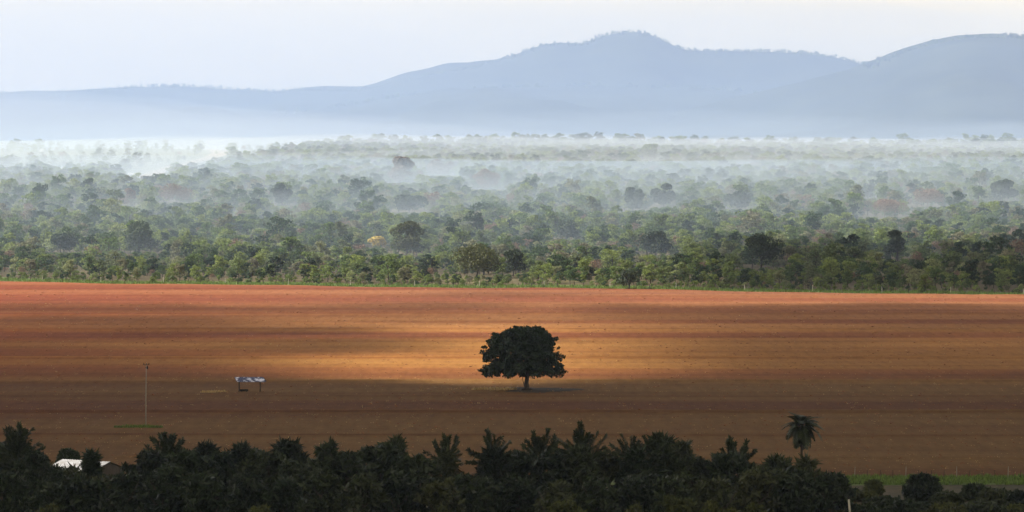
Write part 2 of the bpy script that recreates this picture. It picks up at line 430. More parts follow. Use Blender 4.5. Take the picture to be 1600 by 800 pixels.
def scatter(name, pts, scl, rot, pick, coll, label=None):
    """one object that instances the collection's meshes on its points (what nobody could count)"""
    me = bpy.data.meshes.new(name); n = len(pts)
    me.vertices.add(n); me.vertices.foreach_set('co', np.asarray(pts, np.float32).ravel())
    for nm, ty, dat in (('scl', 'FLOAT', scl), ('rot', 'FLOAT', rot), ('pick', 'INT', pick)):
        a = me.attributes.new(nm, ty, 'POINT'); a.data.foreach_set('value', np.asarray(dat, np.float32 if ty == 'FLOAT' else np.int32))
    me.update()
    o = link(name, me); tag(o, label=label, kind='stuff')
    ng = bpy.data.node_groups.new(name, 'GeometryNodeTree')
    ng.interface.new_socket('Geometry', in_out='INPUT', socket_type='NodeSocketGeometry')
    ng.interface.new_socket('Geometry', in_out='OUTPUT', socket_type='NodeSocketGeometry')
    N, L = ng.nodes, ng.links
    gi = N.new('NodeGroupInput'); go = N.new('NodeGroupOutput'); ip = N.new('GeometryNodeInstanceOnPoints')
    ci = N.new('GeometryNodeCollectionInfo'); ci.inputs[0].default_value = coll
    ci.inputs['Separate Children'].default_value = True; ci.inputs['Reset Children'].default_value = True
    def attr(nm, ty):
        a = N.new('GeometryNodeInputNamedAttribute'); a.data_type = ty; a.inputs['Name'].default_value = nm; return a.outputs['Attribute']
    cb = N.new('ShaderNodeCombineXYZ'); L.new(attr('rot', 'FLOAT'), cb.inputs[2])
    L.new(gi.outputs[0], ip.inputs['Points']); L.new(ci.outputs[0], ip.inputs['Instance']); ip.inputs['Pick Instance'].default_value = True
    L.new(attr('pick', 'INT'), ip.inputs['Instance Index']); L.new(cb.outputs[0], ip.inputs['Rotation']); L.new(attr('scl', 'FLOAT'), ip.inputs['Scale'])
    L.new(ip.outputs[0], go.inputs[0])
    md = o.modifiers.new('instances', 'NODES'); md.node_group = ng
    return o

# ------------------------------------------------------------------ woodland
def in_frame(x, D, m=0): return np.abs(x) < D * (800 + m) / F
# notable trees: px, py of foot, py of top, width in px, kind, label
SPECIAL = [
 (217, 398, 342, 76, 'dark', 'big dense dark round-topped tree rising above the hazy woodland at left'),
 (100, 398, 362, 58, 'dark', 'dark low spreading tree in the woodland left of the big round-topped tree'),
 (588, 388, 368, 38, 'yellow', 'small tree covered in yellow blossom in the middle of the woodland'),
 (637, 402, 343, 64, 'olive', 'tall pointed olive tree standing just right of the yellow blossoming tree'),
 (745, 434, 376, 116, 'olive', 'very broad olive crown bulging out at the woodland edge left of centre'),
 (802, 432, 384, 46, 'dark', 'dark tree touching the right side of the very broad olive crown'),
 (885, 377, 341, 50, 'dark', 'mid-sized dark tree above the lone mango tree in the hazy woodland'),
 (983, 452, 416, 48, 'dark', 'dark rounded bush standing right at the edge of the red field'),
 (1400, 410, 357, 50, 'dark', 'nearly black upright tree in the right part of the woodland'),
 (1190, 424, 362, 86, 'dark', 'wide dark shaded tree right of centre in the woodland'),
 (1025, 402, 360, 62, 'dark', 'loose dark tree in the woodland above the rounded bush at the field edge'),
 (1356, 312, 288, 26, 'dark', 'small open-branched dark tree showing against the smoke at right'),
 (1450, 326, 291, 64, 'bare', 'reddish brown leafless round crown against the smoke at right'),
 (1382, 342, 309, 76, 'bare', 'pale brown leafless crown in front of the small open-branched tree'),
 (1566, 318, 279, 54, 'dark', 'large blue-grey hazy tree at the far right edge of the smoke'),
 (1508, 312, 292, 13, 'dark', 'narrow dark tree between the brown leafless crown and the blue-grey tree'),
 (1155, 330, 297, 56, 'dark', 'hazy rounded tree at the end of the dark tree row right of centre'),
 (275, 320, 282, 62, 'bare', 'pinkish leafless crown fading in the smoke at left'),
 (200, 325, 293, 30, 'bare', 'small greyish leafless tree left of the pinkish leafless crown'),
 (1445, 458, 428, 26, 'fresh', 'bright-topped bush beside the fence at the right end of the field edge'),
 (1037, 327, 285, 44, 'dark', 'tall hazy tree in the dark tree row against the smoke'),
 (990, 332, 290, 46, 'dark', 'hazy tree left of the tallest one in the dark tree row'),
 (627, 290, 243, 48, 'smoke_pale', 'tall pale rounded tree deep in the white smoke left of centre'),
 (690, 278, 244, 48, 'smoke_pale', 'pale rounded tree deep in the white smoke beside its taller neighbour'),
 (762, 300, 262, 52, 'bare', 'pinkish faded crown inside the smoke just left of centre'),
 (1162, 258, 234, 22, 'fresh', 'lone pale knob-shaped tree against the blue foot of the hills'),
 (1016, 254, 223, 38, 'fresh', 'pale tall rounded tree against the blue foot of the middle hill'),
 (440, 325, 285, 40, 'dark', 'hazy dark tree rising out of the smoke left of centre'),
 (640, 335, 300, 66, 'dark', 'blue-grey tree mass at the foot of the smoke left of centre'),
]
spec_xy = []
for i, (px, yb, yt, w, kind, lab) in enumerate(SPECIAL):
    D = ground_D(px, yb); s = D / F; W = w * s; H = (yb - yt) * s; x = (px - 800) * s
    spec_xy.append((x, D, W))
    t = empty('bush' if H < 7.5 and yb > 440 else ('leafless_tree' if kind == 'bare' else 'woodland_tree'), (x, D, float(gz(x, D))))
    tag(t, lab, 'bush' if t.name.startswith('bush') else 'tree', None)
    r = np.random.default_rng(500 + i); mb = MB(); limbs(mb, r, H, .02 * H + .05, W * .35, 6, .35)
    link('trunk', mb.me('trunk', M['pale_bark'] if kind == 'bare' else M['bark']), t)
    base = H * (.02 if H < 8 else .12); n = int(min(5200, 900 + W * H * 16))
    size = max(.34, s * 2.1 * .9) * (.55 if kind == 'bare' else 1)
    lv, lf = leaves(r, round_puffs(r, W * 1.02, H * 1.0, base, 17 if W > 12 else 10, .31 if W > 12 else .36, .8), n, size)
    link('crown', mesh('crown', lv, lf, M[kind]), t)
spec_xy = np.array(spec_xy)

# positions: jittered, thinning out with distance, growing on the land behind the field
def sow(D0, D1, spacing, marg, seed):
    r = np.random.default_rng(seed); out = []
    D = D0
    while D < D1:
        hw = D * (800 + marg) / F; n = int(2 * hw / spacing)
        x = (np.arange(n) + .5) / n * 2 * hw - hw + r.normal(size=n) * spacing * .4
        out.append(np.stack([x, np.full(n, D) + r.normal(size=n) * spacing * .4], 1)); D += spacing
    return np.concatenate(out)
A = np.concatenate([sow(1440, 2150, 6.2, 260, 1), sow(2150, 3300, 8.4, 220, 2), sow(3300, 4700, 11, 200, 3), sow(4700, 6150, 13, 160, 4)])
edge = far_edge(A[:, 0]) + 27 + 6 * np.sin(A[:, 0] / 19.0) + 4 * np.sin(A[:, 0] / 7.0)
A = A[A[:, 1] > edge]
past = (A[:, 0] < -235 + (A[:, 1] - 3700) * .0) & (A[:, 1] > 3450) & (A[:, 1] < 6150)
A = A[~past | (rng.random(len(A)) < .06)]
rp_ = np.stack([cx, cyy], 1)
keep = np.ones(len(A), bool)
for x_, D_ in rp_[::2]: keep &= ~((np.abs(A[:, 0] - x_) < 16) & (A[:, 1] < D_ + 30) & (A[:, 1] > D_ - 110))
for x_, D_, W_ in spec_xy: keep &= ~((np.abs(A[:, 0] - x_) < W_ * .52) & (A[:, 1] < D_ + W_ * .4) & (A[:, 1] > D_ - min(20 + W_, .011 * D_)))
A = A[keep]
n = len(A)
scr_x = 800 + A[:, 0] / A[:, 1] * F
depth = A[:, 1] - (far_edge(A[:, 0]) + 17)
sc_ = (.42 + .95 * rng.random(n) ** 2.0) * np.interp(depth, [0, 25, 100, 900, 2500], [.42, .62, .82, 1.0, 1.25])
big = rng.random(n) < np.interp(A[:, 1], [1500, 2400, 4000], [.03, .10, .10])
sc_[big] *= 1.4; crest = (A[:, 1] > 5500) & (rng.random(n) < .07);  sc_ = np.minimum(sc_, np.interp(A[:, 1], [1500, 2500, 6000], [1.5, 1.7, 1.45])); sc_[crest] = 1.7 + .8 * rng.random(crest.sum())
# nothing in front of a notable tree grows tall enough to hide it
for (px, yb, yt, w, kind, lab), (x_, D_, W_) in zip(SPECIAL, spec_xy):
    m_ = (A[:, 1] < D_) & (np.abs(scr_x - px) < w * .5 + 6)
    ytop = CAM_H - (yb - .12 * (yb - yt) - 200) / F * A[:, 1]         # highest top allowed at that distance
    lim = (ytop - gz(A[:, 0], A[:, 1])) / 8.2
    sc_[m_] = np.minimum(sc_[m_], np.maximum(lim[m_], .28))
pick = rng.integers(0, len(wood), n); isb = rng.random(n) < .05; pick[isb] = len(wood) + rng.integers(0, 2, isb.sum())
rot = rng.random(n) * 6.283
z = gz(A[:, 0], A[:, 1]) - .1
vis = in_frame(A[:, 0], A[:, 1], -5)
order = np.argsort(A[:, 1] / np.maximum(sc_, .3) + np.where(vis, 0, 1e6))
ind = order[:300]
protos = wood + bare
SECT = [(0, 'at the far left end'), (100, 'below the big round-topped tree'), (300, 'beyond the field shelter'), (470, 'below the yellow blossoming tree'), (640, 'around the very broad olive crown'),
        (800, 'beyond the lone mango tree'), (900, 'around the dark rounded bush'), (1060, 'below the wide dark shaded tree'), (1270, 'below the nearly black tree'), (1430, 'beside the bright-topped bush'), (1520, 'at the far right end')]
def sector(x, D):
    px = 800 + x / D * F; return [w for p, w in SECT if px >= p or p == 0][-1]
for i in ind:
    o = link('woodland_tree' if pick[i] < len(wood) else 'leafless_tree', protos[pick[i]], None, (A[i, 0], A[i, 1], z[i]))
    o.rotation_euler.z = rot[i]; o.scale = (sc_[i],) * 3
    h_ = 'low' if sc_[i] < .42 else 'middling' if sc_[i] < .62 else 'taller'; w_ = sector(A[i, 0], A[i, 1])
    if pick[i] < len(wood): tag(o, h_ + ' green scrub tree at the woodland front, ' + w_, 'tree', 'green trees along the front of the woodland')
    else: tag(o, h_ + ' grey-brown leafless tree at the woodland front, ' + w_, 'tree', 'leafless trees along the front of the woodland')
rest = np.ones(n, bool); rest[ind] = False
coll = proto_collection('woodland', protos)
scatter('distant_woodland', np.stack([A[rest, 0], A[rest, 1], z[rest]], 1), sc_[rest], rot[rest], pick[rest], coll, 'hazy mass of woodland stretching from the red field back to the hills')

# shrubs along the verge: individuals in the frame, the rest as one mass
ns = 420; xs_ = rng.uniform(-230, 230, ns); Dsn = far_edge(xs_) + 5 + rng.random(ns) ** .6 * 27
ss = .35 + .5 * rng.random(ns); vis = in_frame(xs_, Dsn, -5); k = 0; rs = []
for i in np.argsort(-ss):
    if vis[i] and k < 180:
        o = link('shrub', shrub[i % 5], None, (xs_[i], Dsn[i], -.05)); o.rotation_euler.z = rng.random() * 6.28; o.scale = (ss[i],) * 3
        tag(o, ('small' if ss[i] < .7 else 'fuller') + ' green shrub on the verge behind the field, ' + sector(xs_[i], Dsn[i]), 'shrub', 'shrubs on the verge behind the field'); k += 1
    else: rs.append(i)
rs = np.array(rs)
scatter('verge_undergrowth', np.stack([xs_[rs], Dsn[rs], xs_[rs] * 0 - .05], 1), ss[rs] * .7, rs * 1.7, rs % 5, proto_collection('undergrowth', shrub), 'low undergrowth on the verge behind the red field')

# trees along the hill crests
hp = []
for (xs, zc), Dc, cnt in ((h1, 15500, 1500), (h2, 12500, 900), (h3, 13800, 300)):
    xx = rng.uniform(xs[0], xs[-1], cnt * 2); xx = xx[np.abs(xx) < Dc * 900 / F]
    dd = -np.abs(rng.normal(size=len(xx))) * 60 + 20
    front = {15500: 3500, 12500: 3000, 13800: 2500}[Dc]
    if Dc == 12500: k_ = xx > 900; xx = xx[k_]; dd = dd[k_]
    zz = np.interp(xx, xs, zc) * (1 - np.abs(np.minimum(dd, 0)) / front) ** 1.25 - 1
    hp.append(np.stack([xx, Dc + dd, zz], 1))
hp = np.concatenate(hp)
scatter('hill_trees', hp, .7 + 1.1 * rng.random(len(hp)) ** 2, rng.random(len(hp)) * 6.28, rng.integers(0, len(wood), len(hp)), coll, 'far-off trees bristling along the crests of the hills')

# ------------------------------------------------------------------ verge grass, clods, straw
def tufts(n, pos, h, w, blades, r):
    P = np.repeat(pos, blades, 0); m = len(P); a = r.random(m) * 6.283
    P = P + np.stack([r.normal(size=m) * w, r.normal(size=m) * w, np.zeros(m)], 1)
    hh = (np.repeat(h, blades) * (.5 + r.random(m)))
    dx = np.stack([np.cos(a), np.sin(a), a * 0], 1) * (.12 + .25 * hh[:, None]) * .5
    tip = P + np.stack([r.normal(size=m) * .2 * hh, r.normal(size=m) * .2 * hh, hh], 1)
    v = np.stack([P - dx, P + dx, tip], 1).reshape(-1, 3); return v, np.arange(m * 3).reshape(m, 3)
r = np.random.default_rng(31)
x = r.uniform(-240, 240, 6000); D = far_edge(x) + 1 + r.random(6000) ** 1.3 * 20
v, f = tufts(0, np.stack([x, D, gz(x, D)], 1), .25 + .5 * r.random(6000), .35, 7, r)
tag(link('verge_grass', mesh('verge_grass', v, f, M['grass'])), 'green grass along the far edge of the red field', kind='stuff')
x = r.uniform(35, 110, 3200); D = 668 + r.random(3200) * 15.5
v, f = tufts(0, np.stack([x, D, x * 0], 1), .2 + .3 * r.random(3200), .25, 6, r)
tag(link('strip_grass', mesh('strip_grass', v, f, M['grass'])), 'bright green grass strip along the near edge of the field at right', kind='stuff')
# patches of grass in the field: by the utility pole, by the shed and by the lone tree
def patch(px0, px1, py, dep, n, h, mat, name, label):
    D0 = CAM_H * F / (py - 200); x0, x1 = (px0 - 800) / F * D0, (px1 - 800) / F * D0
    x = r.uniform(x0, x1, n); u = (x - x0) / (x1 - x0); D = D0 + r.normal(size=n) * dep * np.sin(u * 3.14) + np.sin(x * .9) * .8
    v, f = tufts(0, np.stack([x, D, np.full(n, .08)], 1), h * (.5 + r.random(n)), .2, 5, r)
    tag(link(name, mesh(name, v, f, mat)), label, kind='stuff')
patch(180, 252, 669, .9, 260, .28, M['grass'], 'grass_patch', 'bright green grass patch round the foot of the utility pole')
patch(316, 352, 614, 1.0, 160, .25, M['straw'], 'dry_grass_patch', 'yellowish dry grass left of the field shelter')
patch(740, 806, 610, 1.4, 260, .3, M['straw'], 'dry_grass_patch', 'dry grass on the ground left of the lone tree')
# clods and straw over the whole field
n = 26000; u = r.random(n)
D = 1 / (1 / 690 + u * (1 / 1480 - 1 / 690)); x = (r.random(n) * 2 - 1) * D * 860 / F
ok = D < far_edge(x) - 2; D = D[ok]; x = x[ok]; n = len(x)
s = (.03 + .13 * r.random(n) ** 4) * (D / 900) ; o3 = np.array([[1, 0, 0], [0, 1, 0], [-1, 0, 0], [0, -1, 0], [0, 0, 1.0], [0, 0, -.6]])
j = 1 + .5 * r.normal(size=(n, 6, 1)); j = np.clip(j, .4, 1.8)
zz = np.concatenate([field_z(x[i:i + 1], D[i:i + 1]) for i in range(0)]) if False else None
zf = np.full(n, .1)
for y_, h_, w_, sl in TER:
    D0 = CAM_H * F / (y_ - 200) + sl * x + 2.0 * np.sin(x / 60.0 + y_) + .8 * np.sin(x / 23.0 + y_ * 2)
    zf += h_ * np.exp(-((D - D0) / w_) ** 2)
v = (np.stack([x, D, zf], 1)[:, None, :] + o3[None] * s[:, None, None] * j * np.array([1.8, 1, .8])).reshape(-1, 3)
ff = np.array([[0, 1, 4], [1, 2, 4], [2, 3, 4], [3, 0, 4], [1, 0, 5], [2, 1, 5], [3, 2, 5], [0, 3, 5]])
f = (ff[None] + (np.arange(n) * 6)[:, None, None]).reshape(-1, 3)
tag(link('soil_clods', mesh('soil_clods', v, f, M['clod'])), 'clods of red soil scattered over the ploughed field', kind='stuff')
k = rng.random(n) < .16
v, f = tufts(0, np.stack([x, D, zf], 1)[k], (.03 + .12 * r.random(k.sum())) * (D[k] / 900), .3, 3, r)
tag(link('stubble', mesh('stubble', v, f, M['straw'])), 'pale straw stubble scattered over the ploughed field', kind='stuff')

# ------------------------------------------------------------------ the lone mango tree
LD = 910.0; lx = (823 - 800) / F * LD
lone = empty('mango_tree', (lx, LD, .1)); tag(lone, 'lone dark mango tree with a broad dome crown in the middle of the red field', 'tree')
r = np.random.default_rng(77); mb = MB()
mb.tube([(0, 0, -.3), (.05, 0, .15), (-.05, 0, 1.2), (.1, .1, 2.6), (0, 0, 4.2), (-.2, .1, 7)], [.75, .5, .40, .38, .34, .16], 10)
for ph, e, s0 in [(.2, 5.4, 2.4), (1.5, 4.8, 2.6), (2.9, 6.2, 2.3), (3.9, 5.2, 2.9), (5.0, 5.6, 2.5), (.9, 4, 4.0), (3.3, 4.5, 4.2), (5.9, 4.2, 4.1)]:
    a = Vector((math.cos(ph), math.sin(ph), 0)); s1 = Vector((0, 0, s0))
    mb.tube([s1, s1 + a * e * .35 + Vector((0, 0, 1.1)), s1 + a * e * .7 + Vector((0, 0, 2.2)), s1 + a * e + Vector((0, 0, 2.8))], [.2, .16, .1, .03], 6)
mb.tube([(-.25, .1, .1), (-.7, 0, 1.6), (-.9, .2, 3.2)], [.09, .07, .05], 5)
link('trunk', mb.me('trunk', M['bark'], True), lone)
zk = [2.3, 2.9, 4, 5.5, 6.5, 8, 9, 10, 11, 12.0]
Lk = [8.9, 9.1, 8.7, 8.5, 8.6, 8.2, 8.0, 7.3, 6.0, 3.9]
Rk = [7.3, 7.6, 7.4, 7.1, 6.7, 6.2, 6.0, 5.5, 4.6, 3.2]
pf = []
for i in range(270):
    z_ = r.uniform(2.6, 11.3); ph = r.random() * 6.283; rr = r.uniform(.5, 1.25)
    wl_, wr_ = np.interp(z_ + (.5 if z_ > 8 else 0), zk, Lk), np.interp(z_ + (.5 if z_ > 8 else 0), zk, Rk)
    ex = (wl_ if math.cos(ph) < 0 else wr_) - rr; ey = (wl_ + wr_) / 2 * .95 - rr; u = r.random() ** .35
    zz_ = min(z_, 12.05 - rr * .8 - 2.0 * max(0, u - .6) ** 2)
    pf.append((math.cos(ph) * ex * u, math.sin(ph) * ey * u, max(zz_, 2.4 + rr * .7), rr, rr, rr * .8))
for i in range(60):                                # ragged sprays standing out of the outline
    z_ = r.uniform(2.6, 10.8); ph = r.random() * 6.283; rr = r.uniform(.28, .6)
    ex = np.interp(z_, zk, Lk if math.cos(ph) < 0 else Rk) - .25
    pf.append((math.cos(ph) * ex, math.sin(ph) * ex * .95, z_, rr * 1.3, rr, rr * .7))
lv, lf = leaves(r, pf, 27000, .28, .15, 2.0, .8, .5)
link('crown', mesh('crown', lv, lf, M['mango']), lone)
mb = MB()
for i in range(7):
    a = i * .9; mb.tube([(math.cos(a) * .3, math.sin(a) * .3, .25), (math.cos(a) * 1.1, math.sin(a) * .8, .02)], [.18, .05], 5)
link('root', mb.me('root', M['bark']), lone)

# flat dark patch painted in for the tree's shade on the ground
M['tree_shade'] = simple('tree_shade_patch', (.035, .024, .016), (.07, .045, .028), 1.2)
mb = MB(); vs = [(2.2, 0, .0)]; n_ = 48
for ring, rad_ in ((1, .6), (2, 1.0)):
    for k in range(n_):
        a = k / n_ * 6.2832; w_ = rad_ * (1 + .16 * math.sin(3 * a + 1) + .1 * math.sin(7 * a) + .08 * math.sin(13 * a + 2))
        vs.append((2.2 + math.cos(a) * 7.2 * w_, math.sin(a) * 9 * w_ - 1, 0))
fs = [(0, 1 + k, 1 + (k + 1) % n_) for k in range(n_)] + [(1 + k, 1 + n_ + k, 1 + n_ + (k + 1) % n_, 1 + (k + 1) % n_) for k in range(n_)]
shade_o = link('tree_shade_patch', mesh('tree_shade_patch', vs, fs, M['tree_shade']), None, (lx, LD, .12)); tag(shade_o, 'dark patch painted for the shade on the soil under the lone mango tree', kind='stuff')

# ------------------------------------------------------------------ shelter with a zinc roof
SD = CAM_H * F / (613 - 200); sx = (390 - 800) / F * SD
sh = empty('field_shelter', (sx, SD, .08)); tag(sh, 'small open cattle shelter with stained white zinc gable roof in the red field', 'shelter')
m = SD / F
for px_, py_ in ((-2.0, -.9), (1.9, -.9), (-2.0, .9), (1.9, .9)):
    mb = MB(); mb.tube([(px_, py_, -.2), (px_ + .03, py_, 1.0), (px_, py_, 1.98)], [.09, .08, .08], 8); link('post', mb.me('post', M['timber']), sh)
mb = MB(); mb.box((0, -.9, 1.93), (4.9, .1, .12)); mb.box((0, .9, 1.93), (4.9, .1, .12)); mb.box((0, 0, 2.6), (4.9, .09, .1)); mb.box((-2, 0, 2.25), (.09, .09, .62)); mb.box((1.9, 0, 2.25), (.09, .09, .62)); mb.box((-2, 0, 1.9), (.09, 1.8, .1)); mb.box((1.9, 0, 1.9), (.09, 1.8, .1)); link('beam', mb.me('beam', M['timber']), sh)
def corrugated(x0, x1, y0, z0, y1, z1, skew, n=56, th=.02, amp=.025):
    vs = []; fs = []
    for k in range(n + 1):
        t = k / n; xx = x0 + (x1 - x0) * t; w = amp * math.sin(k * math.pi / 2)
        for (yy, zz, s_) in ((y0, z0, 0), (y1, z1, skew)):
            vs.append((xx + s_, yy, zz + w)); vs.append((xx + s_, yy, zz + w - th))
    for k in range(n):
        a = 4 * k; b = a + 4
        fs += [(a, b, b + 2, a + 2), (a + 1, a + 3, b + 3, b + 1), (a, a + 1, b + 1, b), (a + 2, b + 2, b + 3, a + 3)]
    return vs, fs
for (x0, x1) in ((-2.85, -1.45), (-1.42, -.02), (.01, 1.41), (1.44, 2.45)):
    vs, fs = corrugated(x0, x1, 0, 2.72, -1.5, 1.9, .6, 16); link('roof_sheet', mesh('roof_sheet', vs, fs, M['patchy_zinc']), sh)
    vs, fs = corrugated(x0, x1, 0.01, 2.72, 1.5, 1.9, .6, 16); link('roof_sheet', mesh('roof_sheet', vs, fs, M['patchy_zinc']), sh)
vs = [(-2.9, 0, 2.67), (-2.34, -1.4, 1.9), (-2.34, 1.4, 1.9), (-2.82, 0, 2.67), (-2.26, -1.4, 1.9), (-2.26, 1.4, 1.9)]
link('gable_board', mesh('gable_board', vs, [(0, 1, 2), (3, 5, 4), (0, 3, 4, 1), (0, 2, 5, 3), (1, 4, 5, 2)], M['timber']), sh)
tr = empty('feed_trough', (sx - 1.1, SD - .3, .12), .3); tag(tr, 'low dark feed trough on the ground under the field shelter', 'trough')
mb = MB()
for b in (((0, 0, .12), (1.4, .5, .06)), ((0, -.27, .27), (1.4, .05, .3)), ((0, .27, .27), (1.4, .05, .3)), ((-.72, 0, .27), (.05, .58, .3)), ((.72, 0, .27), (.05, .58, .3))): mb.box(*b)
link('basin', mb.me('basin', M['black_metal']), tr)
mb = MB(); mb.box((-.5, 0, .03), (.1, .5, .12)); mb.box((.5, 0, .03), (.1, .5, .12)); link('foot', mb.me('foot', M['timber']), tr)

# ------------------------------------------------------------------ poles
PD = CAM_H * F / (668 - 200); ux = (227 - 800) / F * PD
# the pole
up = empty('utility_pole', (ux, PD, 0)); tag(up, 'thin grey utility pole with a small crossarm standing in the red field at left', 'pole')
H = 101 * PD / F
mb = MB(); mb.tube([(0, 0, -.4), (.04, 0, H * .5), (.12, 0, H)], [.10, .075, .05], 10); link('shaft', mb.me('shaft', M['concrete'], True), up)
mb = MB(); mb.box((.12, 0, H - .35), (.9, .1, .1)); mb.box((.12, 0, H - .75), (.5, .08, .06)); link('crossarm', mb.me('crossarm', M['black_metal']), up)
for q in (-.3, .12, .54):
    mb = MB(); mb.tube([(q, 0, H - .3), (q, 0, H - .2), (q, 0, H - .1), (q, 0, H - .02)], [.03, .075, .05, .03], 8); link('insulator', mb.me('insulator', M['black_metal']), up)
mb = MB(); mb.tube([(.3, -.15, H - 1.0), (.3, -.15, H - .55)], [.12, .12], 10); link('transformer', mb.me('transformer', M['black_metal']), up)

ND = 530.0; q = at(1327, 780, ND)
np_ = empty('concrete_post', (q.x, ND, 0), 0); tag(np_, 'pale leaning concrete post among the dark bushes at the bottom right', 'post')
mb = MB(); mb.tube([(.55, 0, -.3), (.3, 0, q.z * .6), (0, 0, q.z)], [.17, .14, .11], 8); link('shaft', mb.me('shaft', M['white_post']), np_)
mb = MB(); mb.tube([(0, 0, q.z - .05), (-.02, 0, q.z + .22)], [.13, .12], 8); link('cap', mb.me('cap', M['black_metal']), np_)

# ------------------------------------------------------------------ fences
def fence(name, pts, hs, mats, label, wires=4, rad=.06):
    root = empty(name, pts[0]); tag(root, label, 'fence'); base = Vector(pts[0])
    for i, p in enumerate(pts):
        d = Vector(p) - base; h = hs[i]; mb = MB()
        mb.tube([(0, 0, -.3), (0, 0, h * .97), (0, 0, h)], [rad, rad * .95, rad * .6], 6)
        o = link('post', mb.me('post', mats[i]), root, d); o.rotation_euler = (random.uniform(-.05, .05), random.uniform(-.06, .06), 0)
    for w in range(wires):
        mb = MB(); hh = .35 + w * .28
        mb.tube([Vector(p) - base + Vector((0, -.07, hh)) for p in pts], .006, 3); link('wire', mb.me('wire', M['black_metal']), root)
xs_ = np.arange(-190, 190, 4.0)
fp = [(x, float(far_edge(x)) + 8, 0) for x in xs_]; fence('wire_fence', fp, [1.9 if i % 5 == 0 else 1.35 for i in range(len(fp))],
      [M['white_post'] if i % 5 == 0 else M['timber'] for i in range(len(fp))], 'long wire fence with pale posts between the red field and the woodland', 4, .09)
fp = []; 
for px_ in range(1296, 1700, 20): fp.append(((px_ - 800) / F * 680, 680, 0))
fence('wire_fence', fp, [1.7 if i % 4 == 2 else 1.2 for i in range(len(fp))], [M['concrete'] if i % 4 == 2 else M['timber'] for i in range(len(fp))],
      'short wire fence along the bright grass strip at the lower right', 3, .045)

# ------------------------------------------------------------------ houses
def gable_house(loc, yaw, half, length, wall_h, rise, label, mat, wallm, name='farmhouse', cat='house'):
    t = empty(name, loc, yaw); tag(t, label, cat)
    # local: x along the ridge (0 = gable end towards the camera's right), y across
    w = half - .35
    for nm, verts in (('wall', [(-.3, -w), (-.3, w)]), ('wall', [(-length + .3, -w), (-length + .3, w)])):
        (xx, ya), (_, yb) = verts; vs = []
        for o_ in (-.08, .08): vs += [(xx + o_, ya, 0), (xx + o_, yb, 0), (xx + o_, yb, wall_h), (xx + o_, 0, wall_h + rise * w / half - .03), (xx + o_, ya, wall_h)]
        link(nm, mesh(nm, vs, [(0, 1, 2, 3, 4), (9, 8, 7, 6, 5)] + [(k, k + 5, (k + 1) % 5 + 5, (k + 1) % 5) for k in range(5)], wallm), t)
    for sgn in (-1, 1):
        mb = MB(); mb.box((-length / 2, sgn * w, wall_h / 2), (length - .8, .16, wall_h - .02)); wo = link('wall', mb.me('wall', wallm), t)
        mb = MB(); mb.box((-length * .35, sgn * (w + .08), wall_h * .55), (1.0, .06, .9)); mb.box((-length * .7, sgn * (w + .08), wall_h * .55), (1.0, .06, .9))
        link('window', mb.me('window', M['black_metal']), wo)
    mb = MB(); mb.box((-.2, -.3, 1.0), (.08, .9, 2.0)); link('door', mb.me('door', M['timber']), t)
    n = max(2, int(length / 1.6)); step = length / n
    for i in range(n):
        for sgn in (-1, 1):
            vs, fs = corrugated(-i * step, -(i + 1) * step + .03, sgn * .01, wall_h + rise + .06, sgn * half, wall_h + .02, 0, 14)
            link('roof_sheet', mesh('roof_sheet', vs, fs, mat), t)
    return t
HD = 652.0; q = at(171, 722, HD)
gable_house((q.x, HD, 0), -math.atan2(.6, .8), 3.5, 8.6, q.z - 1.15, 1.1, 'farmhouse with a shiny white zinc gable roof half hidden by trees at lower left', M['zinc'], M['wall'])
q = at(24, 729, 655)
gable_house((q.x, 655, 0), -.25, 2.6, 9.0, q.z - 1.05, 1.0, 'white-roofed shed glimpsed through the trees at the left edge', M['zinc'], M['wall'], 'farm_shed', 'shed')
# tiny white houses in the hazy pasture
for i, (px_, py_, s_) in enumerate([(66, 238, 1.1), (40, 269, .8), (99, 268, 1.0), (135, 265, .9), (206, 278, 1.0), (323, 295, .9), (359, 262, .8), (568, 238, 1), (660, 231, 1.2), (662, 252, .9)]):
    D = ground_D(px_, py_); x_ = (px_ - 800) / F * D
    t = empty('cottage', (x_, D, float(gz(x_, D))), .2 * i - .6)
    tag(t, 'tiny white cottage, a bright speck in the hazy pasture and woodland behind', 'house', 'white cottages far off in the haze')
    w_ = 2.2 * s_; mb = MB(); mb.box((0, 0, 1.3), (w_ * 2, w_ * 1.5, 2.6)); link('wall', mb.me('wall', M['white_wall']), t)
    vs = [(-w_ * 1.1, -w_ * .9, 2.6), (w_ * 1.1, -w_ * .9, 2.6), (w_ * 1.1, w_ * .9, 2.6), (-w_ * 1.1, w_ * .9, 2.6), (-w_ * 1.1, 0, 3.7), (w_ * 1.1, 0, 3.7)]
    link('roof', mesh('roof', vs, [(0, 1, 5, 4), (2, 3, 4, 5), (1, 2, 5), (3, 0, 4), (0, 3, 2, 1)], M['white_wall']), t)

